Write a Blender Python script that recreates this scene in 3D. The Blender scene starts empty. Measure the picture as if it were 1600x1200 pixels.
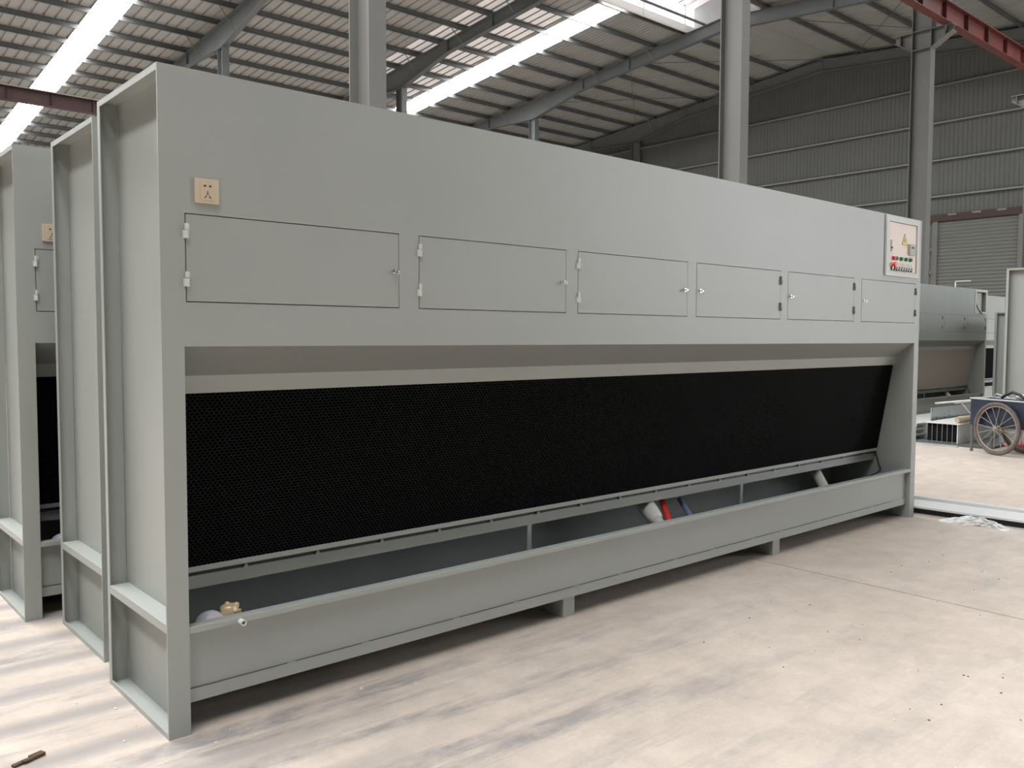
import bpy, bmesh, math, random
from mathutils import Vector, Matrix
random.seed(7)
PI = math.pi
scene = bpy.context.scene
col = scene.collection

# ------------------------------------------------------------ camera
CF, YAW, PIT, ROL = 1345.713, 0.8502075, -0.0546381, 0.0034044
CL = Vector((-1.04893, -3.01808, 1.4265))
fw = Vector((math.cos(YAW)*math.cos(PIT), math.sin(YAW)*math.cos(PIT), math.sin(PIT)))
rt = Vector((math.sin(YAW), -math.cos(YAW), 0)); up = rt.cross(fw)
c_, s_ = math.cos(ROL), math.sin(ROL)
r2 = c_*rt + s_*up; u2 = -s_*rt + c_*up
cd = bpy.data.cameras.new('camera'); cam = bpy.data.objects.new('camera', cd); col.objects.link(cam)
M = Matrix((r2, u2, -fw)).transposed().to_4x4(); M.translation = CL
cam.matrix_world = M
cd.sensor_fit = 'HORIZONTAL'; cd.sensor_width = 36; cd.lens = CF/1600*36
cd.clip_end = 300
scene.camera = cam

# ------------------------------------------------------------ world, exposure
w = bpy.data.worlds.new('world'); scene.world = w; w.use_nodes = True
bg = w.node_tree.nodes['Background']
bg.inputs[0].default_value = (0.93, 0.96, 1.0, 1); bg.inputs[1].default_value = 8.5
scene.view_settings.view_transform = 'Standard'
scene.view_settings.look = 'None'
scene.view_settings.gamma = 1
scene.view_settings.exposure = 0.27
SKYL = 22.0     # radiance of the translucent roof sheets under the open sky
MONI = 1.6

# ------------------------------------------------------------ materials
def new_mat(name):
    m = bpy.data.materials.new(name); m.use_nodes = True
    nt = m.node_tree; b = nt.nodes['Principled BSDF']
    return m, nt, b
def mat(name, c, rough=.5, metal=0, noise=.0, nscale=6, bump=0, bscale=60, spec=.5):
    m, nt, b = new_mat(name)
    b.inputs['Roughness'].default_value = rough; b.inputs['Metallic'].default_value = metal
    b.inputs['Specular IOR Level'].default_value = spec
    b.inputs['Base Color'].default_value = (*c, 1)
    tc = nt.nodes.new('ShaderNodeTexCoord')
    if noise:
        n = nt.nodes.new('ShaderNodeTexNoise'); n.inputs['Scale'].default_value = nscale; n.inputs['Detail'].default_value = 5
        r = nt.nodes.new('ShaderNodeValToRGB')
        r.color_ramp.elements[0].position = .3; r.color_ramp.elements[1].position = .7
        r.color_ramp.elements[0].color = (*[x*(1-noise) for x in c], 1)
        r.color_ramp.elements[1].color = (*[min(1, x*(1+noise)) for x in c], 1)
        nt.links.new(tc.outputs['Object'], n.inputs['Vector'])
        nt.links.new(n.outputs['Fac'], r.inputs[0]); nt.links.new(r.outputs[0], b.inputs['Base Color'])
    if bump:
        n2 = nt.nodes.new('ShaderNodeTexNoise'); n2.inputs['Scale'].default_value = bscale; n2.inputs['Detail'].default_value = 3
        bp = nt.nodes.new('ShaderNodeBump'); bp.inputs['Strength'].default_value = bump; bp.inputs['Distance'].default_value = .01
        nt.links.new(tc.outputs['Object'], n2.inputs['Vector'])
        nt.links.new(n2.outputs['Fac'], bp.inputs['Height']); nt.links.new(bp.outputs[0], b.inputs['Normal'])
    return m
def emat(name, c, s):
    m, nt, b = new_mat(name)
    b.inputs['Base Color'].default_value = (.8, .8, .8, 1)
    b.inputs['Emission Color'].default_value = (*c, 1); b.inputs['Emission Strength'].default_value = s
    return m

PAINT = mat('booth_paint', (.355, .372, .348), .40, 0, .03, 1.6, .05, 3.0)
PAINT2 = mat('booth_paint_inside', (.34, .36, .345), .5, 0, .04, 4)
SOFF = mat('soffit_paint_shaded', (.23, .235, .22), .55, 0, .03, 3)  # booth paint darkened, the soffit's shade is in the colour
HEXB = mat('black_honeycomb', (.0065, .0078, .0074), .7, spec=.10)
HEXW = mat('beige_honeycomb', (.60, .53, .47), .6)
BEIGE = mat('beige_plastic', (.60, .49, .36), .35)
DARK = mat('dark_slot', (.01, .01, .01), .5)
CHROME = mat('chrome', (.75, .75, .74), .22, 1)
HINGE = mat('hinge_paint', (.62, .63, .60), .35)
CREAM = mat('panel_cream', (.80, .66, .56), .4)
PFRAME = mat('panel_frame', (.52, .52, .49), .35)
YEL = mat('yellow', (.85, .58, .05), .45)
RED = mat('red_plastic', (.55, .02, .02), .35)
REDB = mat('red_bright', (.85, .05, .04), .3)
GIRT = mat('galvanized_girt', (.20, .205, .19), .45, .2)
HING2 = mat('hinge_paint_shaded', (.13, .13, .12), .5)  # same hinge paint, darkened for the shaded side of the right-hand hinges
GREEN = mat('green_plastic', (.01, .16, .07), .3)
BLACK = mat('black_plastic', (.012, .012, .012), .4)
GREYP = mat('grey_plastic', (.42, .40, .35), .45)
WHITE = mat('white_plastic', (.78, .77, .74), .4)
PVC = mat('cream_pvc', (.66, .64, .57), .35)
LILAC = mat('float_plastic', (.62, .60, .66), .4)
BRASS = mat('pale_brass', (.72, .56, .34), .4, .2, .1, 30)
BLUE = mat('blue_hose', (.22, .30, .55), .4)
STEEL = mat('grey_structural_paint', (.115, .125, .125), .5, 0, .05, 2)
STEELD = mat('dark_structural_paint', (.10, .11, .11), .5, 0, .05, 2)
REDD = mat('dark_red_beam', (.042, .018, .016), .7, 0, .2, 3)  # second, darker red for the far left crane beam
COLM = mat('column_paint', (.14, .14, .13), .5, 0, .05, 1.5)
REDST = mat('red_oxide', (.11, .028, .024), .55, 0, .25, 3)
PURL = mat('galvanized_purlin', (.13, .133, .13), .45, .3, .08, 3)
ROOF = mat('roof_sheet', (.35, .36, .355), .45, .1, .05, .8)
WALLM = mat('wall_sheet', (.10, .105, .097), .55, .1, .05, .6)
DOORM = mat('roller_door_sheet', (.14, .148, .135), .5, .2, .03, 2)
BROWN = mat('brown_lintel', (.05, .030, .026), .7)
SKYM = emat('translucent_roof_sheet', (.985, .99, 1), SKYL)
PANM = emat('dim_roof_panel', (.98, .93, .94), .16)
MONM = emat('monitor_side_sheet', (1, .98, 1), MONI)
MON2 = emat('monitor_roof_sheet', (.95, .90, .93), .30)
TYRE = mat('dusty_tyre', (.115, .095, .08), .8, 0, .25, 25)
RIM = mat('rusty_rim', (.30, .25, .21), .5, .4, .2, 20)
SPOKE = mat('spoke_steel', (.30, .27, .24), .5, .4)
CARTB = mat('blue_cart_paint', (.011, .019, .040), .5, 0, .3, 6)
WHST = mat('white_painted_steel', (.74, .75, .74), .35)
GALV = mat('galvanized_plate', (.52, .56, .57), .35, .5, .08, 5)
CARD = mat('tan_cardboard', (.45, .38, .26), .8, 0, .2, 12)
FILM = mat('clear_film', (.72, .72, .70), .25)
PINK = mat('pink_bag', (.75, .22, .2), .5)
RUST = mat('rusty_scrap', (.08, .045, .03), .8, 0, .3, 40)

def floor_mat():
    m, nt, b = new_mat('concrete_floor')
    L = nt.links.new
    tc = nt.nodes.new('ShaderNodeTexCoord')
    def noise(scale, det, mp=None, rough=.55):
        n = nt.nodes.new('ShaderNodeTexNoise'); n.inputs['Scale'].default_value = scale; n.inputs['Detail'].default_value = det
        n.inputs['Roughness'].default_value = rough
        if mp:
            q = nt.nodes.new('ShaderNodeMapping'); q.inputs['Scale'].default_value = mp
            q.inputs['Rotation'].default_value = (0, 0, .06)
            L(tc.outputs['Object'], q.inputs[0]); L(q.outputs[0], n.inputs['Vector'])
        else: L(tc.outputs['Object'], n.inputs['Vector'])
        return n.outputs['Fac']
    def ramp(x, a, bb, ca, cb):
        r = nt.nodes.new('ShaderNodeValToRGB'); e = r.color_ramp.elements
        e[0].position = a; e[1].position = bb; e[0].color = (*ca, 1); e[1].color = (*cb, 1); L(x, r.inputs[0]); return r.outputs[0]
    def mix(f, A, B, mode='MIX'):
        n = nt.nodes.new('ShaderNodeMix'); n.data_type = 'RGBA'; n.blend_type = mode
        if isinstance(f, float): n.inputs[0].default_value = f
        else: L(f, n.inputs[0])
        L(A, n.inputs[6]); L(B, n.inputs[7]); return n.outputs[2]
    base = ramp(noise(.55, 8), .3, .7, (.52, .442, .375), (.625, .543, .47))
    mott = ramp(noise(5, 8, None, .7), .32, .64, (.85, .855, .86), (1.06, 1.06, 1.06))
    c = mix(1.0, base, mott, 'MULTIPLY')
    fine = ramp(noise(60, 4), .3, .7, (.95, .95, .95), (1.03, 1.03, 1.03))
    c = mix(1.0, c, fine, 'MULTIPLY')
    # dragged grey dust streaks running along the machines, thickest by the near left end
    st = noise(1.0, 9, (.5, 5.5, 1), .68)
    brk = ramp(noise(1.7, 9, (1, 2.0, 1), .72), .42, .60, (.12, .12, .12), (1, 1, 1))
    sm = mix(1.0, ramp(st, .47, .58, (0, 0, 0), (1, 1, 1)), brk, 'MULTIPLY')
    sep = nt.nodes.new('ShaderNodeSeparateXYZ'); L(tc.outputs['Object'], sep.inputs[0])
    def mr(sock, a, bb, lo, hi):
        n = nt.nodes.new('ShaderNodeMapRange'); L(sock, n.inputs[0])
        n.inputs[1].default_value = a; n.inputs[2].default_value = bb; n.inputs[3].default_value = lo; n.inputs[4].default_value = hi
        return n.outputs[0]
    def mul(A, B):
        n = nt.nodes.new('ShaderNodeMath'); n.operation = 'MULTIPLY'; L(A, n.inputs[0]); L(B, n.inputs[1]); return n.outputs[0]
    area = mul(mr(sep.outputs[0], .9, 3.0, 1, .15), mr(sep.outputs[1], -3, -.5, .6, 1))
    bw = nt.nodes.new('ShaderNodeRGBToBW'); L(sm, bw.inputs[0])
    f = mul(bw.outputs[0], area)
    k = nt.nodes.new('ShaderNodeMath'); k.operation = 'MULTIPLY'; L(f, k.inputs[0]); k.inputs[1].default_value = .9
    grey = nt.nodes.new('ShaderNodeRGB'); grey.outputs[0].default_value = (.25, .232, .228, 1)
    c = mix(k.outputs[0], c, grey.outputs[0])
    # dust ridges left by dragged steel, left of the front machine
    wv = nt.nodes.new('ShaderNodeTexWave'); wv.bands_direction = 'Y'; wv.inputs['Scale'].default_value = .95
    wv.inputs['Distortion'].default_value = 2.2; wv.inputs['Detail'].default_value = 5; wv.inputs['Detail Scale'].default_value = .7
    qm = nt.nodes.new('ShaderNodeMapping'); qm.inputs['Scale'].default_value = (.35, 1, 1); qm.inputs['Location'].default_value = (0, .06, 0)
    L(tc.outputs['Object'], qm.inputs[0]); L(qm.outputs[0], wv.inputs['Vector'])
    rw = ramp(wv.outputs['Fac'], .45, 1.0, (0, 0, 0), (.8, .8, .8)); bw3 = nt.nodes.new('ShaderNodeRGBToBW'); L(rw, bw3.inputs[0])
    fm = mul(bw3.outputs[0], mr(sep.outputs[0], .1, .9, 1, 0))
    g2 = nt.nodes.new('ShaderNodeRGB'); g2.outputs[0].default_value = (.29, .262, .25, 1)
    c = mix(fm, c, g2.outputs[0])
    # small scuffs
    sc = ramp(noise(1.9, 12, (1, 2.0, 1), .78), .53, .72, (0, 0, 0), (1, 1, 1))
    bw2 = nt.nodes.new('ShaderNodeRGBToBW'); L(sc, bw2.inputs[0])
    k2 = nt.nodes.new('ShaderNodeMath'); k2.operation = 'MULTIPLY'; L(bw2.outputs[0], k2.inputs[0]); k2.inputs[1].default_value = .45
    c = mix(k2.outputs[0], c, grey.outputs[0])
    L(c, b.inputs['Base Color'])
    b.inputs['Roughness'].default_value = .62
    bp = nt.nodes.new('ShaderNodeBump'); bp.inputs['Strength'].default_value = .15; bp.inputs['Distance'].default_value = .004
    L(noise(25, 6), bp.inputs['Height']); L(bp.outputs[0], b.inputs['Normal'])
    return m
FLOOR = floor_mat()

# ------------------------------------------------------------ mesh helpers
class MB:
    def __init__(s): s.v = []; s.f = []; s.sm = []
    def add(s, vs, fs, smooth=False):
        o = len(s.v); s.v += [tuple(v) for v in vs]
        for f in fs: s.f.append(tuple(i+o for i in f)); s.sm.append(smooth)
        return s
    def box(s, x0, x1, y0, y1, z0, z1, mtx=None):
        vs = [Vector((x, y, z)) for x in (x0, x1) for y in (y0, y1) for z in (z0, z1)]
        if mtx: vs = [mtx @ v for v in vs]
        return s.add(vs, [(0,1,3,2),(4,6,7,5),(0,4,5,1),(2,3,7,6),(0,2,6,4),(1,5,7,3)])
    def prism(s, pts, axis, a, b):
        """pts: 2D outline; extruded along axis index from a to b"""
        n = len(pts)
        def mk(p, t):
            q = [0, 0, 0]; o = [i for i in (0, 1, 2) if i != axis]
            q[o[0]], q[o[1]], q[axis] = p[0], p[1], t; return q
        vs = [mk(p, a) for p in pts] + [mk(p, b) for p in pts]
        fs = [tuple(range(n))[::-1], tuple(range(n, 2*n))] + [(i, (i+1) % n, n+(i+1) % n, n+i) for i in range(n)]
        return s.add(vs, fs)
    def tube(s, pts, r, n=12, cap=True):
        pts = [Vector(p) for p in pts]; rs = r if isinstance(r, (list, tuple)) else [r]*len(pts)
        vs = []; prev = None
        for i, p in enumerate(pts):
            t = (pts[min(i+1, len(pts)-1)] - pts[max(i-1, 0)]).normalized()
            if prev is None:
                a = t.orthogonal().normalized()
            else:
                a = (prev - prev.dot(t)*t).normalized()
            prev = a; b = t.cross(a)
            for k in range(n):
                an = 2*PI*k/n; vs.append(p + rs[i]*(math.cos(an)*a + math.sin(an)*b))
        fs = [(i*n+k, i*n+(k+1) % n, (i+1)*n+(k+1) % n, (i+1)*n+k) for i in range(len(pts)-1) for k in range(n)]
        s.add(vs, fs, True)
        if cap:
            s.add(vs[:n], [tuple(range(n))[::-1]]); s.add(vs[-n:], [tuple(range(n))])
        return s
    def torus(s, c, axis, R, r, n=48, k=10):
        axis = Vector(axis).normalized(); a = axis.orthogonal().normalized(); b = axis.cross(a); c = Vector(c)
        vs = []
        for i in range(n):
            t = 2*PI*i/n; d = math.cos(t)*a + math.sin(t)*b
            for j in range(k):
                q = 2*PI*j/k; vs.append(c + d*(R + r*math.cos(q)) + axis*r*math.sin(q))
        return s.add(vs, [(i*k+j, ((i+1) % n)*k+j, ((i+1) % n)*k+(j+1) % k, i*k+(j+1) % k) for i in range(n) for j in range(k)], True)
    def ball(s, c, rx, ry=None, rz=None, n=20, m=12, jit=0):
        ry = ry or rx; rz = rz or rx; c = Vector(c); vs = []
        for i in range(m+1):
            ph = PI*i/m
            for j in range(n):
                th = 2*PI*j/n; q = 1 + (random.uniform(-jit, jit) if 0 < i < m else 0)
                vs.append(c + Vector((rx*q*math.sin(ph)*math.cos(th), ry*q*math.sin(ph)*math.sin(th), rz*q*math.cos(ph))))
        return s.add(vs, [(i*n+j, (i+1)*n+j, (i+1)*n+(j+1) % n, i*n+(j+1) % n) for i in range(m) for j in range(n)], True)
    def ibar(s, x, y, z0, z1, b, d, tw=.012, tf=.016):
        """vertical I section, web in the YZ plane"""
        s.box(x-b/2, x+b/2, y-d/2, y-d/2+tf, z0, z1); s.box(x-b/2, x+b/2, y+d/2-tf, y+d/2, z0, z1)
        return s.box(x-tw/2, x+tw/2, y-d/2+tf, y+d/2-tf, z0, z1)
    def build(s, name, m, parent=None, bevel=0):
        me = bpy.data.meshes.new(name); me.from_pydata(s.v, [], s.f); me.materials.append(m)
        for p, q in zip(me.polygons, s.sm): p.use_smooth = q
        bm = bmesh.new(); bm.from_mesh(me); bmesh.ops.recalc_face_normals(bm, faces=bm.faces)
        bm.to_mesh(me); bm.free(); me.update()
        o = bpy.data.objects.new(name, me); col.objects.link(o)
        if parent: o.parent = parent
        if bevel:
            bv = o.modifiers.new('bevel', 'BEVEL'); bv.width = bevel; bv.segments = 2; bv.limit_method = 'ANGLE'
        return o
def tag(o, label, cat, group=None, kind=None):
    if label: o['label'] = label
    if cat: o['category'] = cat
    if group: o['group'] = group
    if kind: o['kind'] = kind
    return o
def lab(o, label): o['label'] = label; return o
def empty(name, loc=(0, 0, 0), rz=0):
    o = bpy.data.objects.new(name, None); col.objects.link(o); o.location = loc; o.rotation_euler = (0, 0, rz); return o
def struct(o): o['kind'] = 'structure'; return o
KIDS = {}
def kids(o): return [c for c in bpy.data.objects if c.parent == o]
def copy_tree(o, parent=None, skip=()):
    c = o.copy(); col.objects.link(c)
    if parent: c.parent = parent
    for ch in kids(o):
        if ch.name.split('.')[0] in skip: continue
        copy_tree(ch, c, skip)
    return c

# ------------------------------------------------------------ building shell
RZ, RS, RY = 13.7, .088, 16.8
def rz(y): return RZ - RS*abs(y-RY)
X0, X1, YN, YF = -18.0, 34.55, -14.0, 50.0
struct(MB().box(-60, 60, -60, 70, -.2, 0).build('floor', FLOOR))
crack = MB().box(3.748, 3.7515, -2.6, 0.6, 0, .0006).build('trim_1', DARK); struct(crack)

SK = [(-7.0, -5.7), (-2.6, -1.4), (8.0, 9.0), (22.35, 23.55)]  # second strip is unseen, added to light the booths' left ends
def roof_xs(xa, xb, pitch, rib=.07, h=.06):
    out = []; x = xa
    while x + pitch <= xb + 1e-6:
        out += [(x, 0), (x+pitch-rib, 0), (x+pitch-rib+.015, h), (x+pitch-.015, h)]
        x += pitch
    out.append((x, 0)); out.append((xb, 0))
    return out
ceil = MB()
def roof_strip(mb, xa, xb, pitch, ya, yb, rib=.07):
    prof = roof_xs(xa, xb, pitch, rib)
    vs = []
    for x, dz in prof: vs += [(x, ya, rz(ya)+dz), (x, yb, rz(yb)+dz)]
    mb.add(vs, [(2*i, 2*i+1, 2*i+3, 2*i+2) for i in range(len(prof)-1)])
bands = [(X0, -7.0, .375), (-5.7, -2.6, .375), (-1.4, 8.0, .375), (9.0, 22.35, .375), (23.55, X1, .2)]
bandn = [(X0, -7.0, .375), (-5.7, -2.6, .375), (-1.4, 2.6, .375), (3.6, 8.0, .375), (9.0, 22.35, .375), (23.55, X1, .2)]
for ya, yb, bb in ((18.5, YF, bands), (YN, 15.1, bandn)):
    for xa, xb, p in bb: roof_strip(ceil, xa, xb, p, ya, yb, .095 if p > .3 else .06)
roof_strip(ceil, 27.45, X1, .2, 15.1, RY, .06); roof_strip(ceil, 27.45, X1, .2, RY, 18.5, .06)
YSK = {-7.0: -7.0, -2.6: -6.0, 2.6: -1.2, 8.0: 5.0, 22.35: -2.0}  # near ends of the strips, shortened to balance the light
YSE = {}
for xa, xb in SK+[(2.6, 3.6)]: roof_strip(ceil, xa, xb, .3, YN, YSK[xa])
struct(ceil.build('ceiling', ROOF))
n = 0
for xa, xb, sides in [(a, b, 2) for a, b in SK]+[(2.6, 3.6, 1)]:  # last strip is unseen, added to light the floor in front
    for ya, yb in ((YSK[xa], YSE.get(xa, 15.1)), (18.5, YF))[:sides]:
        n += 1
        if True: m_ = MB(); m_.add([(xa, ya, rz(ya)+.01), (xb, ya, rz(ya)+.01), (xb, yb, rz(yb)+.01), (xa, yb, rz(yb)+.01)], [(0, 1, 2, 3)])
        struct(m_.build('window_%d' % n, SKYM))
# near-slope strips are unseen, their number and lengths set to light floor and booths
ROOFN = []
# flat roof panels with a dim emission, beside the long strip
om = MB()
x = 18.75+.0
while x+.375 <= 22.36:
    for ya, yb in ((20.2, 21.55), (21.7, 23.05), (23.2, 24.5), (24.7, 26.0), (26.2, 27.5), (27.7, 29.0), (29.2, 30.5)):
        om.add([(x, ya, rz(ya)-.004), (x+.285, ya, rz(ya)-.004), (x+.285, yb, rz(yb)-.004), (x, yb, rz(yb)-.004)], [(0, 1, 2, 3)])
    x += .375
struct(om.build('window_13', PANM))
# raised ridge monitor
mo = MB()
for y in (15.1, 18.5):
    mo.add([(X0, y, rz(y)+.12), (27.4, y, rz(y)+.12), (27.4, y, rz(y)+.95), (X0, y, rz(y)+.95)], [(0, 1, 2, 3)])
struct(mo.build('window_11', MONM))
mo = MB()
mo.add([(X0, 14.6, 14.35), (27.6, 14.6, 14.35), (27.6, RY, 14.75), (X0, RY, 14.75)], [(0, 1, 2, 3)])
mo.add([(X0, RY, 14.75), (27.6, RY, 14.75), (27.6, 19.0, 14.35), (X0, 19.0, 14.35)], [(0, 1, 2, 3)])
struct(mo.build('window_12', MON2))
tr = MB(); x = X0
tr.box(X0, 27.45, 18.42, 18.5, rz(18.5)-.16, rz(18.5)+.12); tr.box(X0, 27.45, 15.1, 15.18, rz(15.1)-.16, rz(15.1)+.12)
while x < 27.4:
    for y in (15.16, 18.38): tr.box(x-.03, x+.03, y, y+.06, 13.45, 14.4)
    tr.prism([(14.7, 14.25), (RY, 14.65), (18.9, 14.25), (18.9, 14.33), (RY, 14.73), (14.7, 14.33)], 0, x-.03, x+.03)
    x += 2.4833
struct(tr.build('trim_2', WHST))
struct(MB().box(27.40, 27.46, 15.1, 18.5, 13.55, 14.7).build('wall_monitor', ROOF))
struct(MB().prism([(RY-.35, RZ-.04), (RY, RZ-.008), (RY+.35, RZ-.04), (RY+.35, RZ+.1), (RY-.35, RZ+.1)], 0, 27.46, X1).build('trim_3', ROOF))
for _i, _y in enumerate((18.5, 15.1)):
    struct(MB().box(27.46, X1, _y-.12, _y+.12, rz(_y)-.03, rz(_y)-.012).build('trim_%d' % (6+_i), ROOF))
struct(MB().tube([(X0, 17.68, 13.52), (27.4, 17.68, 13.52)], .05, 10).build('trim_4', STEEL))
mr_ = MB(); x = X0+.2
while x < 27.3:
    mr_.prism([(14.7, 14.33), (RY, 14.72), (18.9, 14.33), (18.9, 14.345), (RY, 14.735), (14.7, 14.345)], 0, x, x+.035); x += .48
struct(mr_.build('trim_5', PURL))

# far gable wall with ribs, opening for roller door
DY0, DY1, DZ = 8.75, 11.95, 6.05
def wall_part(mb, ya, yb, z0f, z1f, pitch=.17, rib=.022, d=.012):
    y = ya; prof = []
    while y + pitch <= yb + 1e-6:
        prof += [(y, 0), (y+pitch-rib, 0), (y+pitch-rib+.008, d), (y+pitch-.008, d)]; y += pitch
    prof += [(y, 0), (yb, 0)]
    vs = []
    for yy, dx in prof: vs += [(34.5+dx, yy, z0f), (34.5+dx, yy, z1f if z1f else rz(yy))]
    mb.add(vs, [(2*i, 2*i+1, 2*i+3, 2*i+2) for i in range(len(prof)-1)])
wl = MB(); wall_part(wl, YN, DY0, 0, None); wall_part(wl, DY0, DY1, DZ, None); wall_part(wl, DY1, YF, 0, None)
struct(wl.build('wall_right', WALLM))
struct(MB().box(X0, 34.6, YF, YF+.1, 0, rz(YF)+.05).build('wall_back', WALLM))
wf = MB(); wf.box(X0, 16.0, YN-.1, YN, 0, rz(YN)); wf.box(16.0, 20.5, YN-.1, YN, 0, 5.8); wf.box(16.0, 20.5, YN-.1, YN, 9.6, rz(YN)); wf.box(20.5, 31.0, YN-.1, YN, 9.0, rz(YN)); wf.box(31.0, 34.6, YN-.1, YN, 0, rz(YN))  # high opening added in the unseen wall to brighten the distant booth
struct(wf.build('wall_front', WALLM))
struct(MB().prism([(YN, 0), (YF, 0), (YF, rz(YF)), (RY, rz(RY)), (YN, rz(YN))], 0, X0-.1, X0).build('wall_left', WALLM))
# roller door
dr = MB(); z = 0; vs = []
zz = [i*DZ/(44*6) for i in range(44*6+1)]
for z in zz:
    ph = (z/(DZ/44)) % 1
    xo = 34.46 - .026*abs(math.sin(PI*ph))
    vs += [(xo, DY0-.1, z), (xo, DY1+.0, z)]
dr.add(vs, [(2*i, 2*i+1, 2*i+3, 2*i+2) for i in range(len(zz)-1)])
d1 = empty('door_1', (0, 0, 0)); struct(d1)
dr.build('door_curtain', DOORM, d1)
g = MB()
for y in (DY0-.12, DY1-.2): g.box(34.36, 34.44, y, y+.2, 0, DZ)
g.build('guide_rail', COLM, d1)
g = MB().box(34.34, 34.48, DY0-.3, DY1+.35, DZ, DZ+.27)
g.build('lintel', BROWN, d1)
g = MB()
for y in (9.4, 10.3, 11.2): g.box(34.32, 34.34, y-.16, y+.16, DZ+.2, DZ+.26)
g.build('bracket', GIRT, d1)
g = MB()
for z in (2.7, 4.0, 4.9): g.box(34.3, 34.42, DY1+.05, DY1+.2, z, z+.12)
g.build('bracket', DARK, d1)

ORD = ['first', 'second', 'third', 'fourth', 'fifth', 'sixth', 'seventh', 'eighth', 'ninth', 'tenth', 'eleventh', 'twelfth',
       'thirteenth', 'fourteenth', 'fifteenth', 'sixteenth', 'seventeenth', 'eighteenth', 'nineteenth', 'twentieth', 'twenty-first']
for i, z in enumerate((11.36, 9.92, 8.46, 7.04, 5.5, 4.0, 2.5)):
    g = MB()
    segs = [(YN, YF)] if z > 6.4 else [(YN, DY0-.15), (DY1+.3, YF)]
    for a, b in segs:
        g.box(34.34, 34.48, a, b, z-.05, z-.035); g.box(34.34, 34.355, a, b, z-.05, z+.05); g.box(34.34, 34.48, a, b, z+.035, z+.05)
    tag(g.build('wall_girt', GIRT), 'horizontal steel girt across the ribbed gable wall, %s from the top' % ORD[i], 'girt', 'girts on the gable wall')

# purlins
def purlin(y, side, i):
    z = rz(y)
    g = MB(); x0, x1 = X0, 34.45
    g.box(x0, x1, y-.006, y+.006, z-.2, z-.005)
    g.box(x0, x1, y-.06, y+.006, z-.2, z-.19); g.box(x0, x1, y-.006, y+.06, z-.014, z-.004)
    o = g.build('roof_purlin', PURL)
    tag(o, 'grey steel roof purlin, %s below the ridge opening on the %s slope' % (ORD[i], side), 'purlin', 'purlins under the roof sheets')
for i in range(20): purlin(18.65+1.5*i, 'far', i)
for i in range(12): purlin(14.95-1.5*i, 'near', i)

# rafters
def rafter(x, m, label):
    root = empty('roof_rafter', (x, 27.35, rz(27.35)-.5)); tag(root, label, 'rafter', 'portal rafters across the hall')
    ox, oy, oz = root.location
    def depth(y):
        d = .48
        for cy in (27.35, 5.98):
            k = max(0, 1-abs(y-cy)/3.2); d = max(d, .48+.42*k)
        return d
    ys = [YN, 2.8, 5.98, 9.2, 12, RY-.6, RY, RY+.6, 22, 24.15, 27.35, 30.55, 36, 43, YF]
    top = [(y, rz(y)-.205) for y in ys]; bot = [(y, rz(y)-.205-depth(y)) for y in ys]
    web = MB()
    def slab(line, t, b):
        mb = MB()
        vs = []
        for y, z in line:
            vs += [(-b/2, y-oy, z-oz), (b/2, y-oy, z-oz), (b/2, y-oy, z-oz-t), (-b/2, y-oy, z-oz-t)]
        fs = []
        for i in range(len(line)-1):
            for k in range(4): fs.append((4*i+k, 4*i+(k+1) % 4, 4*i+4+(k+1) % 4, 4*i+4+k))
        return mb.add(vs, fs)
    slab(top, .014, .22).build('top_flange', m, root)
    slab([(y, z+.014) for y, z in bot], .014, .22).build('bottom_flange', m, root)
    vs = []
    for (y, z), (_, z2) in zip(top, bot): vs += [(-.005, y-oy, z-oz), (-.005, y-oy, z2-oz), (.005, y-oy, z2-oz), (.005, y-oy, z-oz)]
    fs = []
    for i in range(len(top)-1):
        for k in range(4): fs.append((4*i+k, 4*i+(k+1) % 4, 4*i+4+(k+1) % 4, 4*i+4+k))
    web.add(vs, fs)
    for y in (12.3, RY, 21.4, 24.1, 30.6, 36): web.box(-.1, .1, y-oy-.01, y-oy+.01, rz(y)-.2-depth(y)-oz, rz(y)-.21-oz)
    web.build('web', m, root)
    for k in range(0, 12):
        y = 20.15+1.5*k
        if y > 38: break
        if k % 2 == 0:
            b = MB()
            for sx in (-1, 1):
                b.tube([(sx*.1, y-oy, rz(y)-.2-depth(y)-oz+.02), (sx*.62, y-oy, rz(y)-.19-oz)], .018, 6)
            b.build('fly_brace', m, root)
for x, nm in ((-2.9, 'grey rafter beyond the left end of the picture'), (4.55, 'grey rafter over the nearest tall column'),
              (11.85, 'dark rafter on the slim column at upper left, above the front machine'),
              (19.46, 'dark rafter between the near pale column and the long bright skylight strip'),
              (26.93, 'grey rafter ending the ridge opening, behind the second tall column'),
              (34.3, 'dark rafter lying along the top of the ribbed gable wall')):
    rafter(x, STEEL, nm)

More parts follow.
